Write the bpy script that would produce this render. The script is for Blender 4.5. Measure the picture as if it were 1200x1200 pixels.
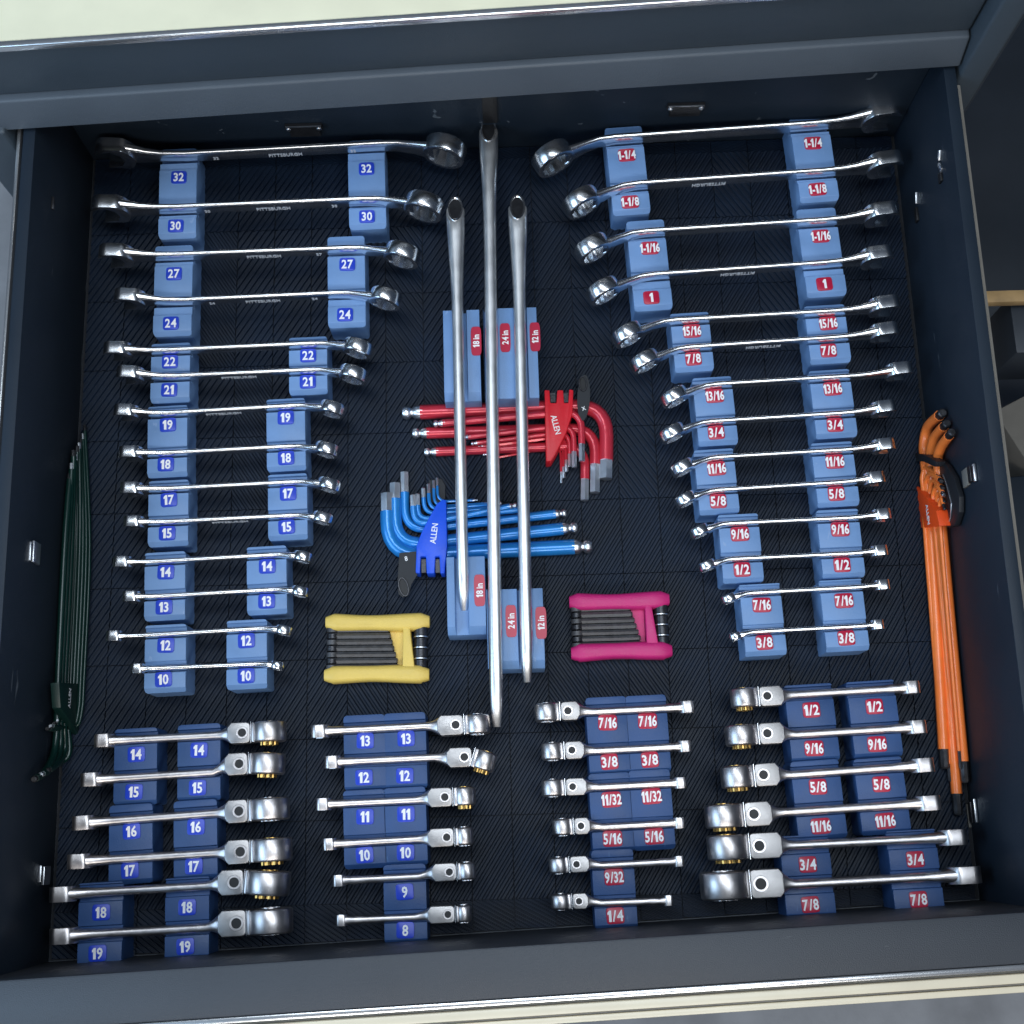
import bpy, bmesh, math, random
from mathutils import Vector, Matrix
random.seed(7)
R = math.radians
for o in list(bpy.data.objects): bpy.data.objects.remove(o)
SC = bpy.context.scene
COL = SC.collection
MM = 0.001

# ---------------------------------------------------------------- camera
PITCH, ROLL, FPX, CAMH = R(14.0), R(-1.7), 1500.0, 1500.0
ROT = Matrix.Rotation(PITCH, 3, 'X') @ Matrix.Rotation(ROLL, 3, 'Z')
cam = bpy.data.cameras.new('camera'); co = bpy.data.objects.new('camera', cam); COL.objects.link(co)
co.matrix_world = Matrix.Translation((0, 0, CAMH*MM)) @ ROT.to_4x4()
cam.sensor_width = 36; cam.lens = 36*FPX/1200; cam.clip_start = 0.02; cam.clip_end = 60
SC.camera = co
SC.render.resolution_x = SC.render.resolution_y = 1024

# ---------------------------------------------------------------- light
w = bpy.data.worlds.new('World'); SC.world = w; w.use_nodes = True
bg = w.node_tree.nodes['Background']; bg.inputs[0].default_value = (0.42, 0.62, 1.0, 1); bg.inputs[1].default_value = 0.06
def area(name, loc, target, sx, sy, power, color):
    l = bpy.data.lights.new(name, 'AREA'); l.shape = 'RECTANGLE'; l.size = sx; l.size_y = sy; l.energy = power; l.color = color
    o = bpy.data.objects.new(name, l); COL.objects.link(o); o.location = loc
    o.rotation_euler = (Vector(target)-Vector(loc)).to_track_quat('-Z', 'Y').to_euler()
    return o
area('ceiling_lamp', (0.15, 0.45, 2.6), (0.0, 0.2, 0), 2.8, 0.6, 40, (0.80, 0.90, 1.0))
area('ceiling_lamp', (0.1, -1.75, 2.5), (0.0, 0.0, 0), 2.6, 0.6, 44, (1.0, 0.97, 0.93))
area('garage_daylight', (-2.5, -0.5, 1.8), (0, 0.1, 0), 2.2, 1.6, 56, (0.48, 0.72, 1.0))
SC.view_settings.view_transform = 'Standard'
SC.view_settings.look = 'None'
SC.view_settings.exposure = 0.0
SC.view_settings.gamma = 1.0

# ---------------------------------------------------------------- pixel of the photograph -> point of the place (mm)
def ray(x, y): return ROT @ Vector(((x-600)/FPX, -(y-600)/FPX, -1.0))
def px(x, y, z=0.0):
    d = ray(x, y); t = (z-CAMH)/d.z
    return Vector((d.x*t, d.y*t, z))
def pxX(x, y, X):
    d = ray(x, y); t = X/d.x
    return Vector((X, d.y*t, CAMH+d.z*t))
def pxY(x, y, Y):
    d = ray(x, y); t = Y/d.y
    return Vector((d.x*t, Y, CAMH+d.z*t))

# ---------------------------------------------------------------- materials
def mat(name, col, rough=0.5, metal=0.0, var=0.0, vscale=40, bump=0.0, bscale=300, rvar=0.0, coat=0.0, spec=0.5, wear=None):
    m = bpy.data.materials.new(name); m.use_nodes = True
    n = m.node_tree; b = n.nodes['Principled BSDF']
    b.inputs['Base Color'].default_value = (*col, 1); b.inputs['Roughness'].default_value = rough
    b.inputs['Metallic'].default_value = metal; b.inputs['Specular IOR Level'].default_value = spec
    b.inputs['Coat Weight'].default_value = coat
    tc = n.nodes.new('ShaderNodeTexCoord')
    oi = n.nodes.new('ShaderNodeObjectInfo')
    ad = n.nodes.new('ShaderNodeVectorMath'); ad.operation = 'ADD'
    n.links.new(tc.outputs['Object'], ad.inputs[0]); n.links.new(oi.outputs['Location'], ad.inputs[1])
    if var > 0 or rvar > 0:
        t = n.nodes.new('ShaderNodeTexNoise'); t.inputs['Scale'].default_value = vscale; t.inputs['Detail'].default_value = 6
        n.links.new(ad.outputs[0], t.inputs['Vector'])
        if var > 0:
            r = n.nodes.new('ShaderNodeMapRange'); r.inputs[1].default_value = .3; r.inputs[2].default_value = .7
            r.inputs[3].default_value = 1-var; r.inputs[4].default_value = 1+var
            n.links.new(t.outputs['Fac'], r.inputs[0])
            mx = n.nodes.new('ShaderNodeVectorMath'); mx.operation = 'SCALE'; mx.inputs[0].default_value = col
            n.links.new(r.outputs[0], mx.inputs['Scale']); n.links.new(mx.outputs[0], b.inputs['Base Color'])
        if rvar > 0:
            r2 = n.nodes.new('ShaderNodeMapRange'); r2.inputs[1].default_value = .35; r2.inputs[2].default_value = .75
            r2.inputs[3].default_value = rough; r2.inputs[4].default_value = rough+rvar
            n.links.new(t.outputs['Fac'], r2.inputs[0]); n.links.new(r2.outputs[0], b.inputs['Roughness'])
    if wear:
        wv = n.nodes.new('ShaderNodeTexNoise'); wv.inputs['Scale'].default_value = wear[1]; wv.inputs['Detail'].default_value = 8; wv.inputs['Distortion'].default_value = 1.5
        st = n.nodes.new('ShaderNodeMapping'); st.inputs['Scale'].default_value = wear[3]; n.links.new(ad.outputs[0], st.inputs[0]); n.links.new(st.outputs[0], wv.inputs['Vector'])
        cr = n.nodes.new('ShaderNodeMapRange'); cr.inputs[1].default_value = wear[2]; cr.inputs[2].default_value = wear[2]+.03; n.links.new(wv.outputs['Fac'], cr.inputs[0])
        mw = n.nodes.new('ShaderNodeMix'); mw.data_type = 'RGBA'; n.links.new(cr.outputs[0], mw.inputs['Factor'])
        old = b.inputs['Base Color'].links[0].from_socket if b.inputs['Base Color'].links else None
        if old: n.links.new(old, mw.inputs[6])
        else: mw.inputs[6].default_value = (*col, 1)
        mw.inputs[7].default_value = (*wear[0], 1); n.links.new(mw.outputs[2], b.inputs['Base Color'])
    if bump > 0:
        t2 = n.nodes.new('ShaderNodeTexNoise'); t2.inputs['Scale'].default_value = bscale; t2.inputs['Detail'].default_value = 3
        n.links.new(ad.outputs[0], t2.inputs['Vector'])
        bp = n.nodes.new('ShaderNodeBump'); bp.inputs['Strength'].default_value = bump; bp.inputs['Distance'].default_value = 0.001
        n.links.new(t2.outputs['Fac'], bp.inputs['Height']); n.links.new(bp.outputs[0], b.inputs['Normal'])
    return m
M = dict(
 chrome=mat('chrome', (.84,.85,.87), .21, 1, .04, 60, .04, 120, .07),
 satin=mat('satin_steel', (.66,.62,.61), .31, 1, .08, 90, .12, 1500, .12),
 yokesteel=mat('brushed_yoke_steel', (.43,.41,.40), .36, 1, .12, 60, .1, 1500, .14),
 bar=mat('polished_bar', (.86,.86,.86), .36, 1, .05, 40, .1, 60, .08),
 brass=mat('gear_brass', (.50,.30,.09), .3, 1, .15, 200),
 black=mat('black_bore', (.006,.006,.007), .5),
 darksteel=mat('black_steel', (.055,.055,.06), .3, .7, .2, 120, .2, 500, .15),
 keysteel=mat('dull_key_steel', (.10,.10,.105), .45, .5, .2, 150, .2, 500, .15),
 bright=mat('zinc_clip', (.82,.84,.87), .34, 1, .1, 90),
 blocktop=mat('holder_plastic_lit', (.16,.29,.53), .40, 0, .09, 25, .25, 700, .18, wear=((.22,.34,.56), 90, .70, (1,.3,1))),  # same holder plastic, brighter light on the back racks painted in
 blocklow=mat('holder_plastic_shaded', (.026,.072,.20), .42, 0, .12, 25, .25, 700, .18, wear=((.05,.11,.25), 90, .70, (1,.3,1))),  # same holder plastic, dimmer light on the front racks painted in
 lab_blue=mat('label_blue', (.012,.05,.52), .35),
 lab_red=mat('label_red', (.46,.010,.045), .35),
 white=mat('label_white', (.88,.88,.88), .5),
 engrave=mat('engraving', (.62,.64,.68), .6),
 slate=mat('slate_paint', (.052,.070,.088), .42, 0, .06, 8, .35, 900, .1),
 slatein=mat('slate_paint_shaded', (.012,.021,.034), .5, 0, .10, 8, .35, 900, .15, spec=.35, wear=((.10,.12,.14), 30, .70, (1,.25,1.6))),  # darker copy of slate, shade inside the drawer painted in
 slatelip=mat('slate_paint_lip_lit', (.085,.102,.122), .42, 0, .08, 8, .35, 900, .1),  # lighter copy of slate, light on the lip painted in
 slateF=mat('slate_paint_front', (.042,.048,.058), .45, 0, .10, 8, .35, 900, .1, wear=((.11,.12,.13), 40, .69, (.2,1,1))),
 liner=mat('liner_rubber', (.0038,.010,.023), .47, 0, .35, 14, .3, 900, .12, spec=.28, wear=((.06,.07,.08), 260, .73, (1,1,1))),
 linerb=mat('liner_base', (.006,.008,.012), .8),
 redkey=mat('red_coating', (.62,.035,.06), .3, .25, .05, 80, coat=.4),
 redclip=mat('red_plastic', (.68,.012,.025), .42, 0, .05, 60, .2, 400),
 bluekey=mat('blue_coating', (.02,.24,.66), .3, .25, .05, 80, coat=.4),
 blueclip=mat('blue_plastic', (.008,.09,.72), .42, 0, .05, 60, .2, 400),
 orangekey=mat('orange_coating', (1.0,.235,.045), .36, 0, .06, 80, coat=.3),
 orangeclip=mat('orange_plastic', (.88,.085,.012), .42, 0, .05, 60, .2, 400),
 greenkey=mat('green_coating', (.002,.024,.019), .35, .15, .08, 80, coat=.3),
 greenclip=mat('green_plastic', (.002,.020,.017), .45, 0, .05, 60, .2, 400),
 tag=mat('dark_tag', (.010,.012,.016), .55, 0, .1, 100),
 yellow=mat('yellow_plastic', (.82,.58,.13), .42, 0, .05, 60, .3, 500, .1),
 pink=mat('pink_plastic', (.58,.02,.17), .42, 0, .05, 60, .3, 500, .1),
 cream=mat('cream_trim', (.74,.66,.50), .35, 0, .05, 20),
 creamtop=mat('cream_worktop', (.80,.76,.55), .5, 0, .06, 12),
 alu=mat('aluminium_edge', (.86,.86,.86), .25, .9, .05, 40),
 concrete=mat('concrete', (.30,.30,.31), .8, 0, .22, 9, .5, 120),
 darkpost=mat('cabinet_steel', (.035,.045,.06), .45, 0, .1, 10, .3, 800),
 wood=mat('pale_timber', (.50,.33,.15), .6, 0, .2, 30, .3, 200),
 board=mat('grey_card', (.19,.18,.16), .8, 0, .15, 15),
)

# ---------------------------------------------------------------- mesh helpers (all in mm)
def link(name, bm, m, parent=None, smooth=35, loc=None, rotz=0):
    bmesh.ops.recalc_face_normals(bm, faces=bm.faces)
    me = bpy.data.meshes.new(name)
    bmesh.ops.scale(bm, vec=(MM, MM, MM), verts=bm.verts)
    bm.to_mesh(me); bm.free()
    me.materials.append(M[m] if isinstance(m, str) else m)
    if smooth:
        me.polygons.foreach_set('use_smooth', [True]*len(me.polygons))
        me.set_sharp_from_angle(angle=R(smooth))
    o = bpy.data.objects.new(name, me); COL.objects.link(o)
    if parent: o.parent = parent
    if loc is not None: o.location = Vector(loc)*MM
    o.rotation_euler.z = rotz
    return o
def thing(name, loc, label, cat, rotz=0, group=None):
    o = bpy.data.objects.new(name, None); COL.objects.link(o); o.empty_display_size = .02
    o.location = Vector(loc)*MM; o.rotation_euler.z = rotz
    o['label'] = label; o['category'] = cat
    if group: o['group'] = group
    return o
def bevel_sharp(bm, off, seg=2, ang=30, edges=None):
    es = edges if edges is not None else [e for e in bm.edges if len(e.link_faces) == 2 and e.calc_face_angle(0) > R(ang)]
    bmesh.ops.bevel(bm, geom=es, offset=off, segments=seg, affect='EDGES', clamp_overlap=True, profile=.5)
def box(bm, x0, x1, y0, y1, z0, z1, rot=None):
    vs = [bm.verts.new((x, y, z)) for x in (x0, x1) for y in (y0, y1) for z in (z0, z1)]
    for f in ((0,1,3,2),(4,6,7,5),(0,4,5,1),(2,3,7,6),(0,2,6,4),(1,5,7,3)): bm.faces.new([vs[i] for i in f])
    return vs
def boxbm(x0, x1, y0, y1, z0, z1, bev=0, seg=2):
    bm = bmesh.new(); box(bm, x0, x1, y0, y1, z0, z1)
    bmesh.ops.recalc_face_normals(bm, faces=bm.faces)
    if bev: bevel_sharp(bm, bev, seg)
    return bm
def prism(bm, pts, fn0, fn1):
    """side outlines joined: fn0/fn1 map a 2D point to 3D"""
    a = [bm.verts.new(fn0(p)) for p in pts]; b = [bm.verts.new(fn1(p)) for p in pts]
    bm.faces.new(a); bm.faces.new(b[::-1]); n = len(pts)
    for i in range(n): bm.faces.new((a[i], b[i], b[(i+1) % n], a[(i+1) % n]))
def hexa(bm, c):
    """8 corners: 4 bottom ccw, 4 top ccw"""
    v = [bm.verts.new(p) for p in c]
    for f in ((3,2,1,0),(4,5,6,7),(0,1,5,4),(1,2,6,5),(2,3,7,6),(3,0,4,7)): bm.faces.new([v[i] for i in f])
def lathe(bm, prof, n, axis='Y', c=(0,0,0), closed=True, star=None):
    """prof: (radius, along); star(i)-> factor used for radii given negative"""
    rings = []
    for i in range(n):
        a = 2*math.pi*i/n; rr = []
        for r, h in prof:
            rad = -r*star(i) if r < 0 else r
            p, q = rad*math.cos(a), rad*math.sin(a)
            v = {'Y': (p, h, q), 'Z': (p, q, h), 'X': (h, p, q)}[axis]
            rr.append(bm.verts.new((v[0]+c[0], v[1]+c[1], v[2]+c[2])))
        rings.append(rr)
    m = len(prof)
    for i in range(n):
        A, B = rings[i], rings[(i+1) % n]
        for j in range(m if closed else m-1):
            k = (j+1) % m
            bm.faces.new((A[j], A[k], B[k], B[j]))
    if not closed:
        for j in (0, m-1):
            if abs(prof[j][0]) > 1e-6: bm.faces.new([rings[i][j] for i in range(n)])
def section(n, a, b, e=3.0):
    """superellipse section, a half width, b half height"""
    out = []
    for i in range(n):
        t = 2*math.pi*(i+.5)/n; c, s = math.cos(t), math.sin(t)
        out.append((a*math.copysign(abs(c)**(2/e), c), b*math.copysign(abs(s)**(2/e), s)))
    return out
def loft(bm, rows):
    """rows: list of lists of 3D points"""
    R_ = [[bm.verts.new(p) for p in r] for r in rows]; n = len(R_[0])
    for A, B in zip(R_, R_[1:]):
        for i in range(n): bm.faces.new((A[i], A[(i+1) % n], B[(i+1) % n], B[i]))
    bm.faces.new(R_[0]); bm.faces.new(R_[-1][::-1])
def tube(bm, pts, rad, n=8, up=Vector((0,0,1)), twist=0):
    pts = [Vector(p) for p in pts]; rows = []
    if not hasattr(rad, '__len__'): rad = [rad]*len(pts)
    for i, p in enumerate(pts):
        t = (pts[min(i+1, len(pts)-1)]-pts[max(i-1, 0)]).normalized()
        u = up.cross(t).normalized(); v = t.cross(u).normalized()
        rows.append([p+u*(rad[i]*math.cos(2*math.pi*(k+twist)/n))+v*(rad[i]*math.sin(2*math.pi*(k+twist)/n)) for k in range(n)])
    loft(bm, rows)
TXT = {}
def text_mesh(s, size, xs=.82, bold=.0, ext=.3):
    k = (s, size, xs, bold, ext)
    if k in TXT: return TXT[k]
    c = bpy.data.curves.new('t', 'FONT'); c.body = s; c.size = size*MM; c.align_x = 'CENTER'; c.align_y = 'CENTER'
    c.extrude = ext*MM; c.offset = bold*MM; c.resolution_u = 2
    o = bpy.data.objects.new('t', c); COL.objects.link(o)
    dg = bpy.context.evaluated_depsgraph_get(); me = bpy.data.meshes.new_from_object(o.evaluated_get(dg))
    me.name = 'lettering'; bpy.data.objects.remove(o)
    for v in me.vertices: v.co.x *= xs
    TXT[k] = me
    return me
ONE = [(-.17,-.5),(.13,-.5),(.13,.5),(-.10,.5),(-.32,.30),(-.32,.12),(-.17,.16)]
def label_mesh(t, height, width):
    k = ('L', t, height, width)
    if k in TXT: return TXT[k]
    ref = text_mesh('8', 20, 1, .5, .3); rh = max(v.co.y for v in ref.vertices)-min(v.co.y for v in ref.vertices); ry = (max(v.co.y for v in ref.vertices)+min(v.co.y for v in ref.vertices))/2
    bm = bmesh.new(); x = 0
    for ch in t:
        n0 = len(bm.verts)
        if ch == ' ':
            x += .22; continue
        if ch == '1': prism(bm, ONE, lambda p: (p[0]*.95, p[1], -.3*MM), lambda p: (p[0]*.95, p[1], .3*MM))
        else:
            bm.from_mesh(text_mesh(ch, 20, 1, .5, .3)); bm.verts.ensure_lookup_table()
            for v in bm.verts[n0:]: v.co.x /= rh; v.co.y = (v.co.y-ry)/rh
        bm.verts.ensure_lookup_table(); vs = bm.verts[n0:]; x0 = min(v.co.x for v in vs); x1 = max(v.co.x for v in vs)
        for v in vs: v.co.x += x-x0
        x += x1-x0+(.10 if ch not in '/-' else .06)
    xs = [v.co.x for v in bm.verts]; x0, x1 = min(xs), max(xs)
    f = min(width/(x1-x0), height*.85)
    for v in bm.verts: v.co.x = (v.co.x-(x0+x1)/2)*f*MM; v.co.y *= height*MM
    bmesh.ops.recalc_face_normals(bm, faces=bm.faces)
    me = bpy.data.meshes.new('lettering'); bm.to_mesh(me); bm.free(); me.materials.append(M['white']); TXT[k] = me
    return me
def lettering(s, size, m, parent, loc, rot=(0,0,0), xs=.82, bold=.35, ext=.3, name='lettering'):
    me = text_mesh(s, size, xs, bold, ext)
    if not me.materials: me.materials.append(M[m])
    o = bpy.data.objects.new(name, me); COL.objects.link(o); o.parent = parent
    o.location = Vector(loc)*MM; o.rotation_euler = rot
    return o

# ================================================================ THE DRAWER AND CABINET
ZW = 190.0
def corner(x, y, z):
    return px(x, y, z)
TL = px(48, 175, ZW); LX = (px(36, 300, ZW).x+px(22, 450, ZW).x+px(-4, 740, ZW).x)/3
RX = (px(1137, 300, ZW).x+px(1165, 600, ZW).x+px(1150, 430, ZW).x)/3
BYl, BYr = px(110, 186, 0).y, px(1065, 158, 0).y       # back wall foot
FYl, FYr = px(22, 1147, ZW).y, px(1178, 1070, ZW).y    # inner top edge of the front wall
print('drawer', LX, RX, BYl, BYr, FYl, FYr)
def lerp_line(xa, ya, xb, yb, x): return ya+(yb-ya)*(x-xa)/(xb-xa)
BY = lambda x: lerp_line(px(110,186,0).x, BYl, px(1065,158,0).x, BYr, x)
FY = lambda x: lerp_line(px(22,1147,ZW).x, FYl, px(1178,1070,ZW).x, FYr, x)
T = 14.0
dr = thing('tool_drawer', ((LX+RX)/2, (BYl+FYl)/2, 0), 'wide open slate blue steel tool drawer holding all the wrenches', 'drawer')
D0 = Vector(dr.location)/MM
def dpart(name, corners, m, bev=1.2):
    bm = bmesh.new(); hexa(bm, [Vector(c)-D0 for c in corners]); bmesh.ops.recalc_face_normals(bm, faces=bm.faces)
    if bev: bevel_sharp(bm, bev, 2)
    return link(name, bm, m, dr)
def quadbox(x0, x1, ya, yb, z0, z1):
    """ya, yb functions of x or numbers"""
    f = lambda q, x: q(x) if callable(q) else q
    b = [(x0, f(ya, x0)), (x1, f(ya, x1)), (x1, f(yb, x1)), (x0, f(yb, x0))]
    return [(x, y, z0) for x, y in b]+[(x, y, z1) for x, y in b]
dpart('bottom_panel', quadbox(LX, RX, FY, BY, -8, -3), 'darkpost', 0)
for x0, x1 in ((LX-T, LX), (RX, RX+T)):
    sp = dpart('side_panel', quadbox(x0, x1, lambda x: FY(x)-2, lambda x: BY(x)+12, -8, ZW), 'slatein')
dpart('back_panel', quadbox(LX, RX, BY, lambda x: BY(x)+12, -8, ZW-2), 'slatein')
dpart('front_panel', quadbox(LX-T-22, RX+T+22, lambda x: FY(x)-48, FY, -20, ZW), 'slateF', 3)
# side runners: thin bright rails along the outer top edges
rr = dpart('runner_rail', quadbox(LX-T-8, LX-T-4, lambda x: FY(x)+30, lambda x: BY(x)-40, ZW-16, ZW-3), 'alu', 1)
rr = dpart('runner_rail', quadbox(RX+T+2, RX+T+8, lambda x: FY(x)+30, lambda x: BY(x)-40, ZW-26, ZW-12), 'board', 1)
# handle trim of the front: two cream lips with a groove
for a, b, z0, z1, m in ((48, 54, ZW-14, ZW-1, 'alu'), (54, 57, ZW-24, ZW-9, 'board'), (57, 66, ZW-18, ZW-4, 'cream'), (66, 68.5, ZW-24, ZW-10, 'board'), (68.5, 75, ZW-22, ZW-8, 'cream')):
    dpart('handle_trim', quadbox(LX-T-22, RX+T+22, lambda x: FY(x)-b, lambda x: FY(x)-a-.2, z0, z1), m, 1.4)
# wall slots and clips, light through the holes painted as bright steel
def wall_clip(x, y, X, s, ly, lz, m='bright', tilt=0):
    p = pxX(x, y, X); bm = boxbm(-1.6, 1.6, -ly/2, ly/2, -lz/2, lz/2, .6)
    bmesh.ops.rotate(bm, verts=bm.verts, matrix=Matrix.Rotation(tilt, 3, 'X'))
    bmesh.ops.translate(bm, verts=bm.verts, vec=p-D0)
    return link('wall_slot', bm, m, dr)
for x, y, ly, lz in ((42,648,24,20), (54,1026,20,20)):
    wall_clip(x, y, LX+2.0, 1, ly, lz, 'bright'); wall_clip(x-7, y-2, LX+1.4, 1, ly*.9, 3, 'bright')
for x, y, ly, lz in ((1136,556,20,16), (1137,952,26,16)):
    wall_clip(x-4, y+4, RX-1.6, 1, ly, lz, 'board'); wall_clip(x+6, y-2, RX-2.2, 1, ly, 4, 'bright'); wall_clip(x+1, y, RX-1.4, 1, ly*.9, 9, 'darksteel')
wall_clip(1101, 182, RX-1.6, 1, 12, 5, 'bright', .5); wall_clip(1102, 196, RX-1.6, 1, 14, 6, 'bright', -.5); wall_clip(1102, 208, RX-1.4, 1, 12, 9, 'black')
wall_clip(1074, 232, RX-1.6, 1, 14, 3, 'bright', .3); wall_clip(1074, 252, RX-1.4, 1, 18, 9, 'black')
wall_clip(62, 238, LX+1.4, 1, 16, 3, 'darksteel'); 
wall_clip(123, 318, LX+1.0, 1, 10, 2, 'bright') if False else None
# little cast latch plates on the back wall
for x, y in ((357, 152), (803, 128)):
    Yb = BY(px(x, y, 60).x)-2.5; c = pxY(x, y, Yb)-D0
    bm = bmesh.new(); prism(bm, [(-23,12),(23,12),(24,5),(19,-2),(19,-13),(-19,-13),(-19,-2),(-24,5)], lambda p: (c.x+p[0], c.y-2, c.z+p[1]), lambda p: (c.x+p[0], c.y+2, c.z+p[1]))
    link('latch_plate', bm, 'darksteel', dr)
    for dx in (-19, 19):
        b2 = bmesh.new(); lathe(b2, [(2.2,-2),(3.2,-1),(3.2,0)], 12, 'Y', (c.x+dx, c.y-2.2, c.z+6), closed=False); link('rivet', b2, 'bright', dr)
    b3 = bmesh.new(); box(b3, c.x-22, c.x+22, c.y-3.2, c.y-2, c.z+10.5, c.z+12); link('latch_rim', b3, 'bright', dr)
# dark notch behind the long bar, small rivets
bm = bmesh.new(); c = pxY(574, 128, BY(px(574,128,60).x)-1)-D0; box(bm, c.x-9, c.x+9, c.y-1, c.y+.6, c.z-30, c.z+30); link('back_notch', bm, 'black', dr)
for (x, y, X) in ((1170, 1071, RX-3), (62, 1128, LX+3)):  # right stud is bright steel for a spark of light
    p = pxX(x, y, X)-D0; bm = bmesh.new(); lathe(bm, [(0.1,-2.4),(2.4,-1.6),(3.4,0)], 12, 'X', p, closed=False); link('rivet', bm, 'bright', dr)

# the cabinet round the drawer: upper front, worktop, posts
CY0 = px(600, 109, ZW+14).y
CYl, CYr = px(25, 148, ZW+14).y, px(1110, 75, ZW+14).y
CY = lambda x: lerp_line(px(25,148,ZW+14).x, CYl, px(1110,75,ZW+14).x, CYr, x)
CLX, CRX = px(20, 140, ZW+14).x, px(1137, 60, ZW+40).x
cb = thing('tool_cabinet', (0, CY0, 0), 'slate blue steel tool cabinet with its wide wrench drawer pulled open', 'cabinet')
dr.parent = cb; dr.location = (D0-Vector((0, CY0, 0)))*MM; dr.name = 'drawer'; del dr['category']; del dr['label']
C0 = Vector((0, CY0, 0))
def cpart(name, corners, m, bev=1.5):
    bm = bmesh.new(); hexa(bm, [Vector(c)-C0 for c in corners]); bmesh.ops.recalc_face_normals(bm, faces=bm.faces)
    if bev: bevel_sharp(bm, bev, 3)
    return link(name, bm, m, cb)
XL, XR = CLX-60, CRX
# lower lip leans to catch the light, and its paint is lightened too
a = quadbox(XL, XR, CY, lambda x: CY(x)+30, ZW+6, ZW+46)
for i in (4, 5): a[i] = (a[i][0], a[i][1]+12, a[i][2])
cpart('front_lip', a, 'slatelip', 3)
cpart('upper_front', quadbox(XL, XR, lambda x: CY(x)+20, lambda x: CY(x)+60, ZW+46.5, ZW+134), 'slate', 3)
cpart('worktop_edge', quadbox(XL, XR+90, lambda x: CY(x)+12, lambda x: CY(x)+20, ZW+134, ZW+144), 'alu', 2)
cpart('worktop', quadbox(XL, XR+90, lambda x: CY(x)+20.5, lambda x: CY(x)+520, ZW+134.5, ZW+142), 'creamtop', 1)
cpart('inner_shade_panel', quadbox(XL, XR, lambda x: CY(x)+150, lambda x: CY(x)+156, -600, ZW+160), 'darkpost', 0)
cpart('corner_post', quadbox(XR+2, XR+34, lambda x: CY(XR)-6, lambda x: CY(XR)+60, -640, ZW+150), 'slate', 4)
cpart('side_wall', quadbox(XR+34.5, XR+42, lambda x: CY(XR)+4, lambda x: CY(XR)+500, -640, ZW+160), 'darkpost', 1)
cpart('corner_post', quadbox(XL-4, LX-T-16, lambda x: CY(XL)-4, lambda x: CY(XL)+60, -640, ZW+12), 'slate', 4)
# lower drawer fronts of the cabinet, seen below the open drawer's sides
cpart('lower_front', quadbox(XL, XR, lambda x: CY(x)+2, lambda x: CY(x)+30, -640, -40), 'darkpost', 3)

# ground far below and what lies on it
bm = bmesh.new()
for v in ((-4000,-3000),(4000,-3000),(4000,3500),(-4000,3500)): bm.verts.new((v[0], v[1], -650))
bm.verts.ensure_lookup_table(); bm.faces.new(bm.verts)
g = link('floor', bm, 'concrete'); g['kind'] = 'structure'
bm = boxbm(-150, 150, -9, 9, -8, 8, 1); p = px(1262, 347, -250)
o = link('timber_batten', bm, 'wood', None, loc=p); o['label'] = 'pale timber batten crossing the dark gap right of the drawer'; o['category'] = 'batten'
bm = boxbm(-120, 120, -45, 45, -60, 60, 3); p = px(1262, 395, -330)
o = link('storage_bin', bm, 'darkpost', None, loc=p); o['label'] = 'black storage bin in front of the pale timber batten, outside the drawer'; o['category'] = 'bin'
bm = boxbm(-110, 110, -75, 75, -50, 50, 3); p = px(1252, 505, -420)
o = link('cardboard_box', bm, 'board', None, loc=p, rotz=.45); o['label'] = 'grey brown cardboard box on the floor right of the drawer'; o['category'] = 'box'
bm = boxbm(-130, 130, -110, 110, -50, 50, 3); p = px(1275, 640, -420)
o = link('tool_case', bm, 'slatein', None, loc=p, rotz=.08); o['label'] = 'slate blue case on the floor in front of the cardboard box'; o['category'] = 'case'
bm = boxbm(-420, 420, -260, 800, -6, 6, 2); p = px(1340, 240, -640)  # dark sheet added for the shadow lying on the ground here
o = link('floor_shade_sheet', bm, 'darkpost', None, loc=p); o['label'] = 'dark sheet added as shadow on the floor right of the cabinet'; o['category'] = 'shadow sheet'

# ================================================================ LINER
TX, TY = 47.0, 92.0
def tile_mesh(slope):
    bm = bmesh.new(); w_, h_ = TX/2-.45, TY/2-.45
    vs = [bm.verts.new(v) for v in ((-w_,-h_,0),(w_,-h_,0),(w_,h_,0),(-w_,h_,0))]; bm.faces.new(vs)
    ang = R(-33 if slope > 0 else 33)   # stripe normal
    nrm = Vector((math.cos(ang), math.sin(ang), 0)); P = 7.2; span = 80
    k = -span
    cuts = []
    u = -math.floor(span/P)*P
    while u < span:
        for fr in (0, .30, .45, .85): cuts.append(u+fr*P)
        u += P
    for c_ in cuts:
        bmesh.ops.bisect_plane(bm, geom=bm.verts[:]+bm.edges[:]+bm.faces[:], plane_co=nrm*c_, plane_no=nrm, dist=1e-5)
    for v in bm.verts:
        f = (v.co.dot(nrm)/P) % 1.0
        edge = abs(abs(v.co.x)-w_) < 1e-3 or abs(abs(v.co.y)-h_) < 1e-3
        z = 0 if f < .31 or f > .999 else 2.1
        if f < .02 or f > .98: z = 0
        v.co.z = z
    be = [e for e in bm.edges if len(e.link_faces) == 1]
    r = bmesh.ops.extrude_edge_only(bm, edges=be)
    for v in [g_ for g_ in r['geom'] if isinstance(g_, bmesh.types.BMVert)]: v.co.z = -2.0
    bmesh.ops.recalc_face_normals(bm, faces=bm.faces)
    me = bpy.data.meshes.new('liner_tile'); bmesh.ops.scale(bm, vec=(MM,)*3, verts=bm.verts); bm.to_mesh(me); bm.free(); me.materials.append(M['liner'])
    return me
TM = {1: tile_mesh(1), -1: tile_mesh(-1)}
ln = thing('drawer_liner', (0, 0, 0), 'black rubber drawer liner with ribbed herringbone tiles under the tools', 'liner')
bm = bmesh.new(); hexa(bm, quadbox(LX+.5, RX-.5, lambda x: FY(x)+1, lambda x: BY(x)-.5, -2.9, -2.2)); link('liner_base', bm, 'linerb', ln)
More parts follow.
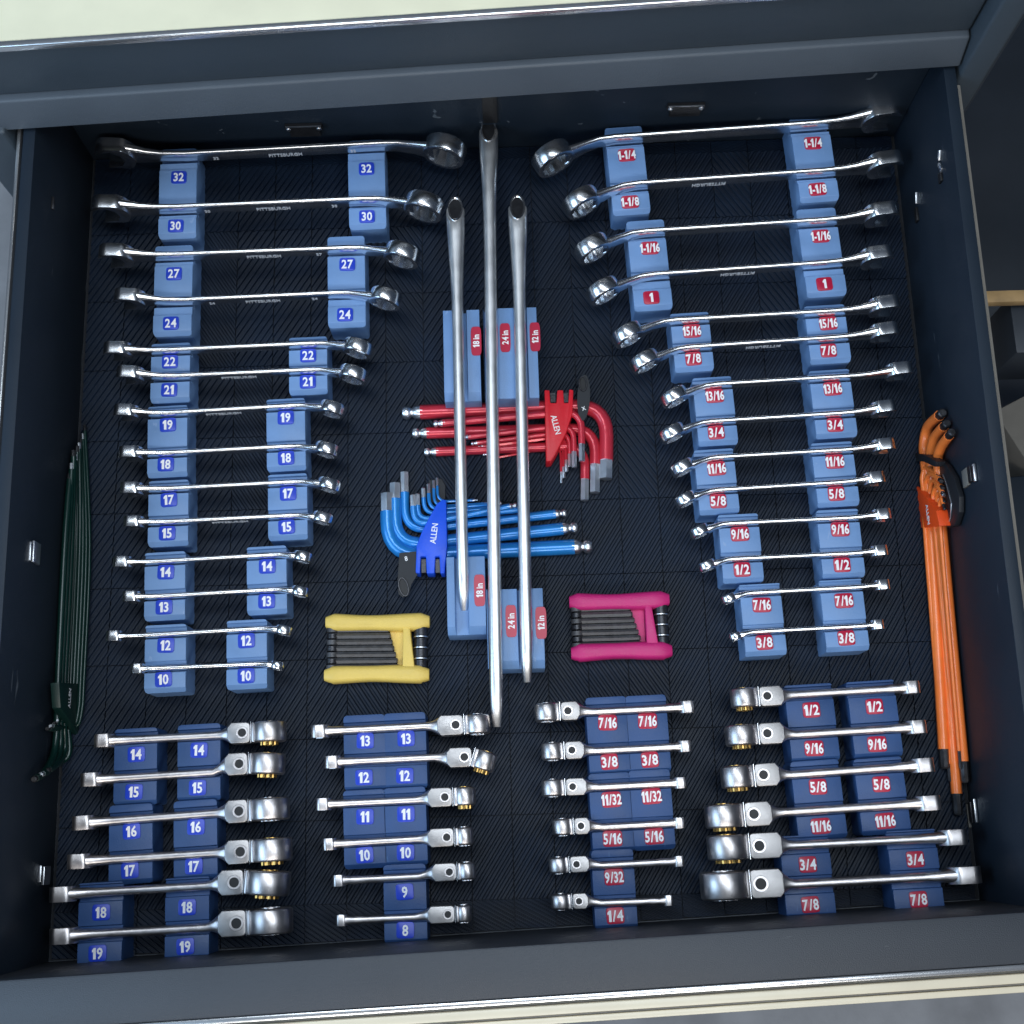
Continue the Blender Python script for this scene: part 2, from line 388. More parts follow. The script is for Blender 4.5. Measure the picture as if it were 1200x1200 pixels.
def to_px(p):
    q = ROT.transposed() @ (Vector(p)-Vector((0,0,CAMH))); return 600-q.x/q.z*FPX, 600+q.y/q.z*FPX
X0 = px(600, 955, 0).x; Y0 = px(600, 955, 0).y
i0, i1 = int((LX-X0)//TX)+1, int((RX-X0)//TX)
j0, j1 = int((min(FYl,FYr)-Y0)//TY), int((max(BYl,BYr)-Y0)//TY)+1
for i in range(i0-1, i1+1):
    for j in range(j0-1, j1+1):
        cx, cy = X0+(i+.5)*TX, Y0+(j+.5)*TY
        if cx-TX/2 < LX-.4-TX or cx+TX/2 > RX+.4+TX: continue
        # tiles run under the walls' feet only where they are cut to fit
        xa, xb = max(cx-TX/2, LX+1), min(cx+TX/2, RX-1); ya, yb = max(cy-TY/2, FY(cx)+2), min(cy+TY/2, BY(cx)-2)
        if xb-xa < 6 or yb-ya < 6: continue
        ux, uy = to_px((cx, cy, 0)); s = 1
        if uy > 1035: s = -1
        if 405 < ux < 500 and 780 < uy < 940: s = -1
        if 640 < ux < 775 and 760 < uy < 850: s = -1
        if uy < 560 and (i+j//2) % 5 == 0: s = -1
        o = bpy.data.objects.new('liner_tile', TM[s]); COL.objects.link(o); o.parent = ln
        o.location = ((xa+xb)/2*MM, (ya+yb)/2*MM, 0); o.scale = ((xb-xa)/TX, (yb-ya)/TY, 1)

# ================================================================ WRENCHES
def shaft_frame(xa, ya, xb, yb, z):
    a, b = px(xa, ya, z), px(xb, yb, z)
    return a, b, math.atan2(b.y-a.y, b.x-a.x)
def on_line(x, xa, ya, xb, yb): return ya+(yb-ya)*(x-xa)/(xb-xa)
ZB = 45.0     # top of the holder blocks
def inch(s):
    if s in ('1-1/4','1-1/8','1-1/16'):
        a, b = s.split('-'); n, d = b.split('/'); return 25.4*(1+int(n)/int(d))
    if '/' in s: n, d = s.split('/'); return 25.4*int(n)/int(d)
    return 25.4*float(s)
def open_head(bm, cx, cy, cz, s, t, d, yaw):
    """fork-shaped open end lying in XZ; opening towards d*x"""
    Ro = s*.86; phi = 0 if d > 0 else math.pi
    phi += R(15)*(1 if d < 0 else -1)
    be = math.asin(.5*s/Ro)+R(3); pts = []
    N = 26
    for i in range(N+1):
        a_ = phi+be+(2*math.pi-2*be)*i/N
        rr_ = Ro*(1.0-.10*math.cos(a_-phi)**2*(math.cos(a_-phi) < 0)-.06*abs(math.sin(a_-phi)))
        pts.append((rr_*math.cos(a_), max(-.68*s, min(.68*s, rr_*math.sin(a_)))))
    e1 = Vector((math.cos(phi), math.sin(phi))); e2 = Vector((-e1.y, e1.x))
    for u_, v_ in ((.62,-.5),(-.02,-.5),(-.28,-.2),(-.28,.2),(-.02,.5),(.62,.5)): pts.append(tuple(e1*(u_*s)+e2*(v_*s)))
    cyw, syw = math.cos(yaw), math.sin(yaw)
    f = lambda side: (lambda p: (cx+p[0]*cyw-side*t/2*syw, cy+p[0]*syw+side*t/2*cyw, cz+p[1]))
    prism(bm, pts, f(-1), f(1)); bmesh.ops.recalc_face_normals(bm, faces=bm.faces)
    bevel_sharp(bm, min(1.3, t*.16), 2, 40)
def ring_star(i): return 1.0 if i % 4 in (0, ) else (.965 if i % 4 in (1, 3) else .93)
def wrench_shaft(bm, stations, n=16, e=3.2):
    rows = []
    for x, y, z, t, h, yaw in stations:
        c, s_ = math.cos(yaw), math.sin(yaw)
        rows.append([(x-q[0]*s_, y+q[0]*c, z+q[1]) for q in section(n, t/2, h/2, e)])
    loft(bm, rows)
def combo(size, s, xt0, xt1, xa, ya, xb, yb, d, rack, text=None, ringk=.4, openk=.35, ryaw=15, sizetext=None, label=None):
    h = .62*s+4.5; t = .06*s+6.0; zt = ZB-6+h; zc = zt-h/2
    a, b, yaw = shaft_frame(xa, ya, xb, yb, zt); mid = (a+b)/2
    P0, P1 = px(xt0, on_line(xt0, xa, ya, xb, yb), zc+4), px(xt1, on_line(xt1, xa, ya, xb, yb), zc+4)
    ux = Vector((math.cos(yaw), math.sin(yaw)))
    l0, l1 = (P0-mid).xy.dot(ux), (P1-mid).xy.dot(ux)
    if d > 0: lo, lr = l0, l1        # open at the left, ring at the right
    else: lo, lr = l1, l0
    w_ = thing('combination_wrench', (mid.x, mid.y, 0), label, 'wrench', yaw, 'polished combination wrenches of the %s' % rack)
    Rr = .83*s; tr = .56*s+3.5; ro = -ringk*(s-4); oo = openk*(s-8)
    th = .34*s+7.5
    ya_ = -R(ryaw)*d*min(1.0, s/16)               # ring plane yaw
    yo = -math.atan2(oo, s*2.6)*d
    rc = lr-d*Rr*.99; oc = lo+d*s*.95
    # shaft
    rn = rc-d*Rr*.72; on = oc+d*s*.80
    L = abs(rn-on); st = []
    def S(x, y, tt, hh, yw=0): st.append((x, y, zc, tt, hh, yw))
    S(on-d*s*.35, oo*.93, th*.85, s*1.25, yo)
    S(on, oo*.72, th*.72, s*1.08, yo)
    S(on+d*s*.45, oo*.42, th*.55, h*1.12, yo)
    S(on+d*s*1.0, oo*.16, t*1.05, h*.98, yo*.6)
    S(on+d*s*1.9, 0, t, h*.92, 0)
    for q in (.35, .5, .65): S(on+d*L*q, 0, t*.96, h*.9, 0)
    S(rn-d*s*1.9, 0, t, h*.92, 0)
    S(rn-d*s*1.25, ro*.10, t, h*.96, ya_*.3)
    S(rn-d*s*.6, ro*.42, t*1.15, h*1.05, ya_*1.4)
    S(rn, ro*.80, t*1.5, min(h*1.35, Rr*1.5), ya_*1.3)
    S(rn+d*Rr*.25, ro*.93, tr*.62, Rr*1.35, ya_)
    bm = bmesh.new(); wrench_shaft(bm, st, 16, 2.6); sh = link('shaft', bm, 'chrome', w_, 50)
    bm = bmesh.new(); open_head(bm, oc, oo, zc, s, th, -d, yo); link('open_end', bm, 'chrome', w_, 35)
    bm = bmesh.new(); bv = 1.8+.03*s
    lathe(bm, [(-s*.64,-tr/2),(Rr-bv,-tr/2),(Rr-.3*bv,-tr/2+.3*bv),(Rr,-tr/2+bv),(Rr,tr/2-bv),(Rr-.3*bv,tr/2-.3*bv),(Rr-bv,tr/2),(-s*.64,tr/2)], 48, 'Y', star=ring_star)
    bmesh.ops.rotate(bm, verts=bm.verts, matrix=Matrix.Rotation(ya_, 3, 'Z'))
    bmesh.ops.translate(bm, verts=bm.verts, vec=(rc, ro, zc)); link('ring_end', bm, 'chrome', w_, 35)
    if text:
        q = px(text, on_line(text, xa, ya, xb, yb), zt); lx = (q-mid).xy.dot(ux)
        rot = (R(90), 0, 0) if d > 0 else (R(90), R(180), 0)
        lettering('PITTSBURGH', 9, 'engrave', w_, (lx, -t/2-.15, zc-h*.14), rot, .82, .1, .12, 'engraving')
        if sizetext:
            for xx in sizetext:
                q = px(xx, on_line(xx, xa, ya, xb, yb), zt); lx = (q-mid).xy.dot(ux)
                lettering(size, 8, 'engrave', w_, (lx, -t/2-.15, zc-h*.12), rot, .9, .1, .12, 'engraving')
    return mid, yaw, zt, a, b
WP = {}
NTH = ['rearmost','second from the back','third from the back','fourth from the back','fifth from the back','sixth from the back','seventh from the back','seventh from the front','sixth from the front','fifth from the front','fourth from the front','third from the front','second from the front','frontmost']
NT6 = ['rearmost','second from the back','third from the back','third from the front','second from the front','frontmost']
left = [('32',32,107,545,200,178,480,163,332,(250,412)), ('30',30,103,520,200,240,460,229,318,(240,390)), ('27',27,112,492,200,296,440,287,307,(372,)),
 ('24',24,130,470,200,350,420,340,306,(246,367)), ('22',22,118,436,200,408,400,399,None,None), ('21',21,133,430,200,439,400,430,278,None),
 ('19',19,130,404,200,482,375,472,260,None), ('18',18,136,397,200,529,370,520,None,None), ('17',17,138,399,200,571,370,562,None,None),
 ('15',15,142,390,200,610,360,602,268,None), ('14',14,130,366,200,656,340,648,None,None), ('13',13,141,362,200,697,340,689,None,None),
 ('12',12,122,342,200,742,320,735,None,None), ('10',10,151,333,200,782,315,777,None,None)]
ADJ = ['longest','large','large','large','middling','middling','middling','middling','middling','slim','slim','slim','small','smallest']
for i, r in enumerate(left):
    sz, s, x0, x1, xa, ya, xb, yb, tx, stx = r
    lab = '%s chrome wrench marked %s, %s of the back left rack' % (ADJ[i], sz, NTH[i])
    WP['L'+sz] = combo(sz, s, x0, x1, xa, ya, xb, yb, 1, 'back left rack', tx, .42, .40 if s in (32,24,21,19) else .2, 17, stx, lab)
right = [('1-1/4',622,1060,700,159,1000,138,None,None), ('1-1/8',658,1062,720,214,980,196,832,None), ('1-1/16',672,1057,730,270,1000,253,None,None),
 ('1',686,1050,740,321,960,306,866,None), ('15/16',716,1058,770,374,1000,361,None,None), ('7/8',737,1057,790,406,1000,392,896,None),
 ('13/16',773,1073,830,449,1010,438,None,None), ('3/4',772,1053,820,493,1010,481,None,None), ('11/16',785,1052,830,535,1000,525,None,None),
 ('5/8',790,1040,840,573,1000,563,None,None), ('9/16',808,1047,860,612,1010,605,None,None), ('1/2',818,1043,860,654,1010,647,None,None),
 ('7/16',845,1045,880,694,1010,687,None,None), ('3/8',854,1038,880,740,1010,733,None,None)]
for i, r in enumerate(right):
    sz, x0, x1, xa, ya, xb, yb, tx, stx = r
    lab = '%s wrench marked %s, %s of the back right rack' % (ADJ[i], sz, NTH[i])
    WP['R'+sz] = combo(sz, inch(sz), x0, x1, xa, ya, xb, yb, -1, 'back right rack', tx, .72, .25, 24, stx, lab)

def flex(size, s, xt, xh, xa, ya, xb, yb, yk0, yk1, yh, d, gold, rack, label, tilt=0):
    """xt open tip px, xh head far px, yoke px yk0 (shaft side)..yk1 (head side); d=+1 head at the right"""
    h = .5*s+5.5; t = .18*s+6.4; zt = ZB-5+h; zc = zt-h/2
    a, b, yaw = shaft_frame(xa, ya, xb, yb, zt); mid = (a+b)/2; ux = Vector((math.cos(yaw), math.sin(yaw))); uy = Vector((-ux.y, ux.x))
    loc = lambda x, z: (px(x, on_line(x, xa, ya, xb, yb), z)-mid).xy.dot(ux)
    lt, lh = loc(xt, zc+3), loc(xh, zc+5); k0, k1 = loc(yk0, zt+3), loc(yk1, zt+3)
    ho = (px((yk1+xh)/2, yh, zt+4)-mid).xy.dot(uy); ho = max(-7, min(7, ho))
    w_ = thing('flex_head_wrench', (mid.x, mid.y, 0), label, 'wrench', yaw, 'flex-head ratcheting wrenches of the %s' % rack)
    th = .45*s+8; tk = 11.5+.84*s; hk = h+6; Rh = abs(lh-k1)/2; Rh = max(Rh, .62*s)
    sf = max(s, 15); oc = lt+d*s*.95; on = oc+d*s*.7; rn = k0-d*2
    st = []
    def S(x, y, tt, hh): st.append((x, y, zc, tt, hh, 0))
    S(on-d*s*.4, 0, th*.95, s*1.3); S(on, 0, th*.86, s*1.1); S(on+d*sf*.35, 0, th*.72, h*1.15); S(on+d*sf*.8, 0, t*1.18, h); S(on+d*sf*1.3, 0, t, h*.92)
    L = abs(rn-on)
    S(on+d*L*.5, 0, t, h*.9)
    S(rn-d*14, 0, t, h*.92); S(rn-d*8, ho*.4, t*1.15, h*.96); S(rn-d*3, ho*.8, tk*.62, h*1.05); S(rn+d*2.5, ho, tk*.93, hk*.97)
    bm = bmesh.new(); wrench_shaft(bm, st, 16, 2.7); link('shaft', bm, 'satin', w_, 50)
    bm = bmesh.new(); open_head(bm, oc, 0, zc, s, th, -d, 0); link('open_end', bm, 'satin', w_, 35)
    # yoke: block with rounded far end, pin across it from the top
    xm, xe = min(rn, k1), max(rn, k1)
    ch = min(5.5, tk*.26); rd = min(4.0, tk*.2); hw = tk/2
    yp = [(rn, ho-hw+ch), (rn+d*ch*.8, ho-hw), (k1-d*rd, ho-hw), (k1-d*rd*.3, ho-hw+rd*.3), (k1, ho-hw+rd), (k1, ho+hw-rd), (k1-d*rd*.3, ho+hw-rd*.3), (k1-d*rd, ho+hw), (rn+d*ch*.8, ho+hw), (rn, ho+hw-ch)]
    bm = bmesh.new(); prism(bm, yp, lambda p: (p[0], p[1], zc-hk/2), lambda p: (p[0], p[1], zc+hk/2)); bmesh.ops.recalc_face_normals(bm, faces=bm.faces)
    bevel_sharp(bm, 1.1, 3, edges=[e for e in bm.edges if abs(e.verts[0].co.z-e.verts[1].co.z) < .01])
    yk = link('hinge_yoke', bm, 'yokesteel', w_, 30)
    pr = tk*.29; pc = (k1-d*(pr+2.2), ho, zc+hk/2)
    bm = bmesh.new(); lathe(bm, [(pr*.70,-.3),(pr*.70,.7),(pr*.95,.7),(pr,.3),(pr,-.3)], 28, 'Z', pc); link('pin_collar', bm, 'satin', yk)
    bm = bmesh.new(); lathe(bm, [(pr*.69,-.3),(pr*.69,.12)], 24, 'Z', pc, closed=False); link('pin_bore', bm, 'black', yk)
    # ratchet head: tongue, washer line, drum with toothed gear
    ang = tilt*R(1); rot = Matrix.Rotation(ang, 3, 'Z'); piv = Vector((k1, ho, zc)); hc = Vector((k1+d*(Rh+1.2), ho, zc))
    def fin(bm, nm, m, par, sm=35):
        bmesh.ops.translate(bm, verts=bm.verts, vec=-piv); bmesh.ops.rotate(bm, verts=bm.verts, matrix=rot); bmesh.ops.translate(bm, verts=bm.verts, vec=piv)
        return link(nm, bm, m, par, sm)
    tw = tk*.96; bv = 2.2
    bm = bmesh.new()
    lathe(bm, [(s*.66,-tw/2),(Rh-bv,-tw/2),(Rh-.35*bv,-tw/2+.35*bv),(Rh,-tw/2+bv),(Rh,tw/2-bv),(Rh-.35*bv,tw/2-.35*bv),(Rh-bv,tw/2),(s*.66,tw/2)], 56, 'Y', hc)
    hd = fin(bm, 'ratchet_head', 'satin', w_)
    xs_, xe_ = sorted((k1+d*1.2, k1+d*Rh*.55))
    bm = boxbm(xs_, xe_, ho-tw/2, ho+tw/2, zc-hk*.5, zc+hk*.5, 1.6, 2); fin(bm, 'head_neck', 'satin', hd)
    xs_, xe_ = sorted((k1+d*.2, k1+d*1.1))
    bm = boxbm(xs_, xe_, ho-tk/2-.3, ho+tk/2+.3, zc-hk/2-.5, zc+hk/2+.6, .3, 1); fin(bm, 'hinge_washer', 'chrome', hd)
    go = 3.6 if gold else 1.0
    bm = bmesh.new(); gr = s*.655
    tooth = lambda i: 1.0 if i % 4 < 2 else .90
    lathe(bm, [(-s*.56,-tw/2-go),(-gr*(1.12 if gold else .98),-tw/2-go),(-gr*(1.12 if gold else .98),-tw/2+.4 if gold else -tw/2-.2),(gr*.88,-tw/2+.4),(gr*.88,tw/2+.8),(-s*.56,tw/2+.8)], 48, 'Y', hc, star=tooth)
    fin(bm, 'ratchet_gear', 'brass' if gold else 'satin', hd, 25)
    return mid, yaw, zt, a, b
FL = [ # set, size, mm, tip, far, xa, ya, xb, yb, yk0, yk1, yh, d, gold, tilt
 ('A','14',14,108,333,180,865,260,861,268,293,857,1,1,0), ('A','15',15,92,332,180,909,260,904,265,290,893,1,1,-4), ('A','16',16,82,337,180,958,260,952,265,290,948,1,0,0),
 ('A','17',17,76,340,180,1004,260,999,265,292,996,1,1,0), ('A','18',18,55,338,180,1042,250,1038,257,285,1032,1,1,-6), ('A','19',19,55,341,180,1091,250,1087,257,288,1080,1,0,0),
 ('B','13',13,362,573,410,855,505,850,514,543,848,1,0,0), ('B','12',12,378,580,410,892,515,887,525,553,886,1,1,-20), ('B','11',11,368,556,410,941,495,937,503,530,933,1,1,0),
 ('B','10',10,376,553,410,988,495,983,503,532,980,1,0,0), ('B','9',9,388,556,420,1031,500,1027,508,535,1021,1,0,0), ('B','8',8,392,551,420,1078,495,1075,503,533,1071,1,0,0),
 ('C','7/16',0,816,628,690,834,790,829,678,657,834,-1,0,0), ('C','3/8',0,812,636,690,880,790,875,683,662,880,-1,0,0), ('C','11/32',0,806,636,690,923,785,918,686,663,923,-1,0,0),
 ('C','5/16',0,804,649,695,970,785,965,690,673,969,-1,0,0), ('C','9/32',0,803,645,695,1015,785,1010,689,668,1014,-1,0,0), ('C','1/4',0,790,647,695,1059,770,1056,688,671,1057,-1,0,0),
 ('D','1/2',0,1080,858,925,814,1040,807,917,890,817,-1,1,0), ('D','9/16',0,1088,852,925,861,1040,854,918,890,861,-1,1,0), ('D','5/8',0,1097,847,925,908,1050,899,912,885,910,-1,1,0),
 ('D','11/16',0,1105,828,915,952,1060,943,903,873,956,-1,1,0), ('D','3/4',0,1136,831,925,991,1085,983,915,879,993,-1,1,0), ('D','7/8',0,1153,823,925,1037,1090,1028,917,880,1038,-1,0,0)]
RK = {'A':'front left rack','B':'front centre-left rack','C':'front centre-right rack','D':'front right rack'}
cnt = {}
for (k, sz, s, xt, xh, xa, ya, xb, yb, y0, y1, yh, d, gold, tl) in FL:
    if not s: s = inch(sz)
    cnt[k] = cnt.get(k, -1)+1
    lab = '%s flex-head wrench marked %s, %s of the %s' % ('gold-geared' if gold else 'grey', sz, NT6[cnt[k]], RK[k])
    WP[k+sz] = flex(sz, s, xt, xh, xa, ya, xb, yb, y0, y1, yh, d, gold, RK[k], lab, tl)

# ================================================================ HOLDER BLOCKS
def holder(l1, l2, p1, p2, wr1, wr2, back, front, width, m, lm, label, group, lip=None):
    """l1,l2 label texts; p1,p2 label pixels; wr* wrench records; back/front px offsets"""
    A, B = px(p1[0], p1[1], ZB), px(p2[0], p2[1], ZB)
    cx = (A.x+B.x)/2
    yw = (wr1[1]+wr2[1])/2
    o = thing('wrench_holder', (cx, (A.y+B.y)/2, 0), label, 'tool holder', yw, group)
    O = Vector((cx, (A.y+B.y)/2)); c, s_ = math.cos(yw), math.sin(yw)
    def ly(p): v = p-O; return -v.x*s_+v.y*c
    def lx(p): v = p-O; return v.x*c+v.y*s_
    def slot(wr):
        mid, yaw = wr[0], wr[1]; x_ = cx; y_ = mid.y+math.tan(yaw)*(x_-mid.x); return ly(Vector((x_, y_)))
    s1, s2 = slot(wr1), slot(wr2); yA, yB = ly(A.xy), ly(B.xy)
    hl = 8.6
    yA = min(yA, s1-hl-4.2); yB = min(yB, s2-hl-4.2)
    yb = max(yA+back, s1+10); yf = yB-front
    H = ZB; sw = 4.2
    zr = H-3.2
    pts = [(yb, 0), (yb, H), (s1+8.5, H), (s1+7.5, zr), (s1+sw, zr), (s1+sw, H-13), (s1-sw, H-13), (s1-sw, zr)]
    e1 = min(yA+hl+3, s1-sw-.6); pts += [(e1, zr), (e1-.6, H)] if e1 < s1-sw-.55 else [(s1-sw-.3, H)]
    q2 = max(s2+7.5, s2+sw+.6)
    pts += [(q2+1, H), (q2, zr), (s2+sw, zr), (s2+sw, H-13), (s2-sw, H-13), (s2-sw, zr)]
    e2 = min(yB+hl+3, s2-sw-.6); pts += [(e2, zr), (e2-.6, H)]
    pts += [(yf+5, H), (yf, H-6), (yf, 0)]
    bm = bmesh.new(); prism(bm, pts, lambda p: (-width/2, p[0], p[1]), lambda p: (width/2, p[0], p[1]))
    bmesh.ops.recalc_face_normals(bm, faces=bm.faces)
    ve = [e for e in bm.edges if abs(abs(e.verts[0].co.x)-width/2) < .01 and (e.verts[0].co-e.verts[1].co).xy.length < .01 and (abs(e.verts[0].co.y-yb) < .1 or abs(e.verts[0].co.y-yf) < .1)]
    bevel_sharp(bm, 3.6, 2, edges=ve)
    te = [e for e in bm.edges if len(e.link_faces) == 2 and e.calc_face_angle(0) > R(30) and max(e.verts[0].co.z, e.verts[1].co.z) > H-4 and min(e.verts[0].co.z, e.verts[1].co.z) > H-4]
    bevel_sharp(bm, .7, 2, edges=te)
    link('holder_body', bm, m, o, 32)
    for t_, P, yy in ((l1, A, yA), (l2, B, yB)):
        if not t_: continue
        ww = 19.5 if len(t_) <= 3 else 21.5
        bm = bmesh.new(); prism(bm, section(24, ww/2, hl, 6), lambda p: (p[0], p[1], -.6), lambda p: (p[0], p[1], 1.4)); bmesh.ops.recalc_face_normals(bm, faces=bm.faces); bevel_sharp(bm, .5, 2, edges=[e for e in bm.edges if e.verts[0].co.z > 1.3 and e.verts[1].co.z > 1.3])
        lb = link('size_label', bm, lm, o, 35, (lx(P.xy)+random.uniform(-.6,.6), yy, H), R(random.uniform(-2.2,2.2))); lb['label'] = '%s label reading %s' % ('blue' if lm == 'lab_blue' else 'red', t_)
        n = len(t_); tw_ = {1:7.5, 2:13.5, 3:17.5, 4:20, 5:22, 6:24}[n]
        ol = bpy.data.objects.new('lettering', label_mesh(t_, 11.8, tw_+.3)); COL.objects.link(ol); ol.parent = lb; ol.location = (0, -.2*MM, 1.5*MM)
    return o
def column(prefix, labs, pos, width, m, lm, wherestr, bigback, group, skip=()):
    for i in range(0, len(labs), 2):
        l1, l2 = labs[i], labs[i+1]
        wl1, wl2 = WP[prefix+l1], WP[prefix+l2]
        p1, p2 = pos[i], pos[i+1]
        back = bigback(i); front = 14.5
        nn = len(labs)//2; od = ['rearmost','second','third','fourth','fifth','sixth','frontmost']
        lab = '%s block marked %s and %s, %s, %s' % ('pale' if m == 'blocktop' else 'shaded', l1, l2, 'frontmost' if i//2 == nn-1 else od[i//2], wherestr)
        holder(l1, l2, p1, p2, wl1, wl2, back, front, width, m, lm, lab, group)
LL = [r[0] for r in left]; RL = [r[0] for r in right]
bb = lambda i: (40, 0, 38)[0] if i == 0 else (38 if i == 2 else 24)
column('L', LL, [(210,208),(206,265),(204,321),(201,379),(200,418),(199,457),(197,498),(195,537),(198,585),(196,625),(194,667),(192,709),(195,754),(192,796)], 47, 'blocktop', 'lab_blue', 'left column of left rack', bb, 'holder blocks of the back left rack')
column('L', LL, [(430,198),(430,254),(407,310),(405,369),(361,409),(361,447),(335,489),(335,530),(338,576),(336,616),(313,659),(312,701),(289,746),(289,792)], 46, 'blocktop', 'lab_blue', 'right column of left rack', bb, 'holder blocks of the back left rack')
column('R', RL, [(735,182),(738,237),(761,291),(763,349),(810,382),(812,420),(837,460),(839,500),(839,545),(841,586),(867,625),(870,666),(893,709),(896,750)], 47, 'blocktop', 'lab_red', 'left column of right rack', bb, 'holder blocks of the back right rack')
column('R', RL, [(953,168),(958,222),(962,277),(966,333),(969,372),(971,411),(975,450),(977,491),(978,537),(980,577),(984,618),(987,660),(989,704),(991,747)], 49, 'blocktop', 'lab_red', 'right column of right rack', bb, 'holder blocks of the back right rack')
b3_ = lambda i: 29
A_ = ['14','15','16','17','18','19']
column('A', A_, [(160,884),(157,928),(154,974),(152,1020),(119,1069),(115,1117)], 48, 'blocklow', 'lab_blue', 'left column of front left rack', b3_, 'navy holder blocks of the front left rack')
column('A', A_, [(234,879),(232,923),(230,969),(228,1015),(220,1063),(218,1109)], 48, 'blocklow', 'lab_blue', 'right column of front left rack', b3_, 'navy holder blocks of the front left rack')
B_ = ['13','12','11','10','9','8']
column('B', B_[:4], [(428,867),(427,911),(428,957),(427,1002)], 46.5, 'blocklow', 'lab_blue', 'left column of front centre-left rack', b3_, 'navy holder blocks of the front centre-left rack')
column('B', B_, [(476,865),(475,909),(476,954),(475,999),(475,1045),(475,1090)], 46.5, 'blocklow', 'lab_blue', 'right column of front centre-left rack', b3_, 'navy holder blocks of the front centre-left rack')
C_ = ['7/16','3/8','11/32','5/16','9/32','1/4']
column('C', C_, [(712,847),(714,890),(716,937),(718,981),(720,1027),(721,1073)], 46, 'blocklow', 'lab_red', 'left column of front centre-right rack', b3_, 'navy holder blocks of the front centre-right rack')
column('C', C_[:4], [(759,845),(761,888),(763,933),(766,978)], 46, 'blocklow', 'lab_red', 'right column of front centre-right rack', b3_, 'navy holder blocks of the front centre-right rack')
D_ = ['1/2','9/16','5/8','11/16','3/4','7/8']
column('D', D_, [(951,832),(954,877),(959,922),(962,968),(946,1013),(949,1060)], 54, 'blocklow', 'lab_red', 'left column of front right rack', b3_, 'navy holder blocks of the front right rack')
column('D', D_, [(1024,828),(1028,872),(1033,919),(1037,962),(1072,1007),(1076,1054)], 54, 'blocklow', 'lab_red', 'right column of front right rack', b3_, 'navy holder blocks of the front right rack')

# ================================================================ PRY BARS AND THEIR HOLDERS
ZP = 57.0
def bar_holder(corners_px, labels, grooves, lab):
    """corners_px x0,x1,y0(back),y1(front) at block top"""
    x0, x1, y0, y1 = corners_px
    a, b = px(x0, y0, ZB+4), px(x1, y1, ZB+4); c = (a+b)/2
    o = thing('bar_holder', (c.x, c.y, 0), lab, 'tool holder', 0, 'light blue holder blocks under the three long bars')
    wx, wy, H = (b.x-a.x)/2, (a.y-b.y)/2, ZB+4
    # outline in x/z with grooves, extruded along y, front chamfered
    pts = [(-wx, 0), (-wx, H)]
    for gx in sorted(px(g_, (y0+y1)/2, H).x-c.x for g_ in grooves):
        pts += [(gx-8, H), (gx-7, H-10), (gx+7, H-10), (gx+8, H)]
    pts += [(wx, H), (wx, 0)]
    bm = bmesh.new(); prism(bm, pts, lambda p: (p[0], wy, p[1]), lambda p: (p[0], -wy, p[1])); bmesh.ops.recalc_face_normals(bm, faces=bm.faces)
    fe = [e for e in bm.edges if all(abs(v.co.y+wy) < .01 and v.co.z > H-.1 for v in e.verts)]
    bevel_sharp(bm, 9, 1, edges=fe)
    bevel_sharp(bm, 1.3, 2, 35)
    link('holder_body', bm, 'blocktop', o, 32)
    for (lx_, ly_, t_) in labels:
        p = px(lx_, ly_, H)
        bm = bmesh.new(); q = section(20, 6.3, 18.5, 5); prism(bm, q, lambda p_: (p_[0], p_[1], -.6), lambda p_: (p_[0], p_[1], 1.3)); 
        lb = link('size_label', bm, 'lab_red', o, 35, (p.x-c.x, p.y-c.y, H)); lb['label'] = 'red label reading %s' % t_
        ol = bpy.data.objects.new('lettering', label_mesh(t_, 8.0, 25)); COL.objects.link(ol); ol.parent = lb; ol.location = (0, 0, 1.35*MM); ol.rotation_euler.z = R(90)
    return o
bar_holder((519,564,364,467), [(558,400,'18 in')], [540], 'light blue bar holder with one red label, left of the back pair')
bar_holder((566,632,362,466), [(592,396,'24 in'),(627,395,'12 in')], [575,611], 'wide light blue bar holder with two red labels, behind the red hex keys')
bar_holder((523,570,653,742), [(562,692,'18 in')], [541], 'light blue bar holder with one red label, in front of the blue hex keys')
bar_holder((571,639,691,782), [(599,728,'24 in'),(634,730,'12 in')], [579,615], 'wide light blue bar holder with two red labels, nearest the front')
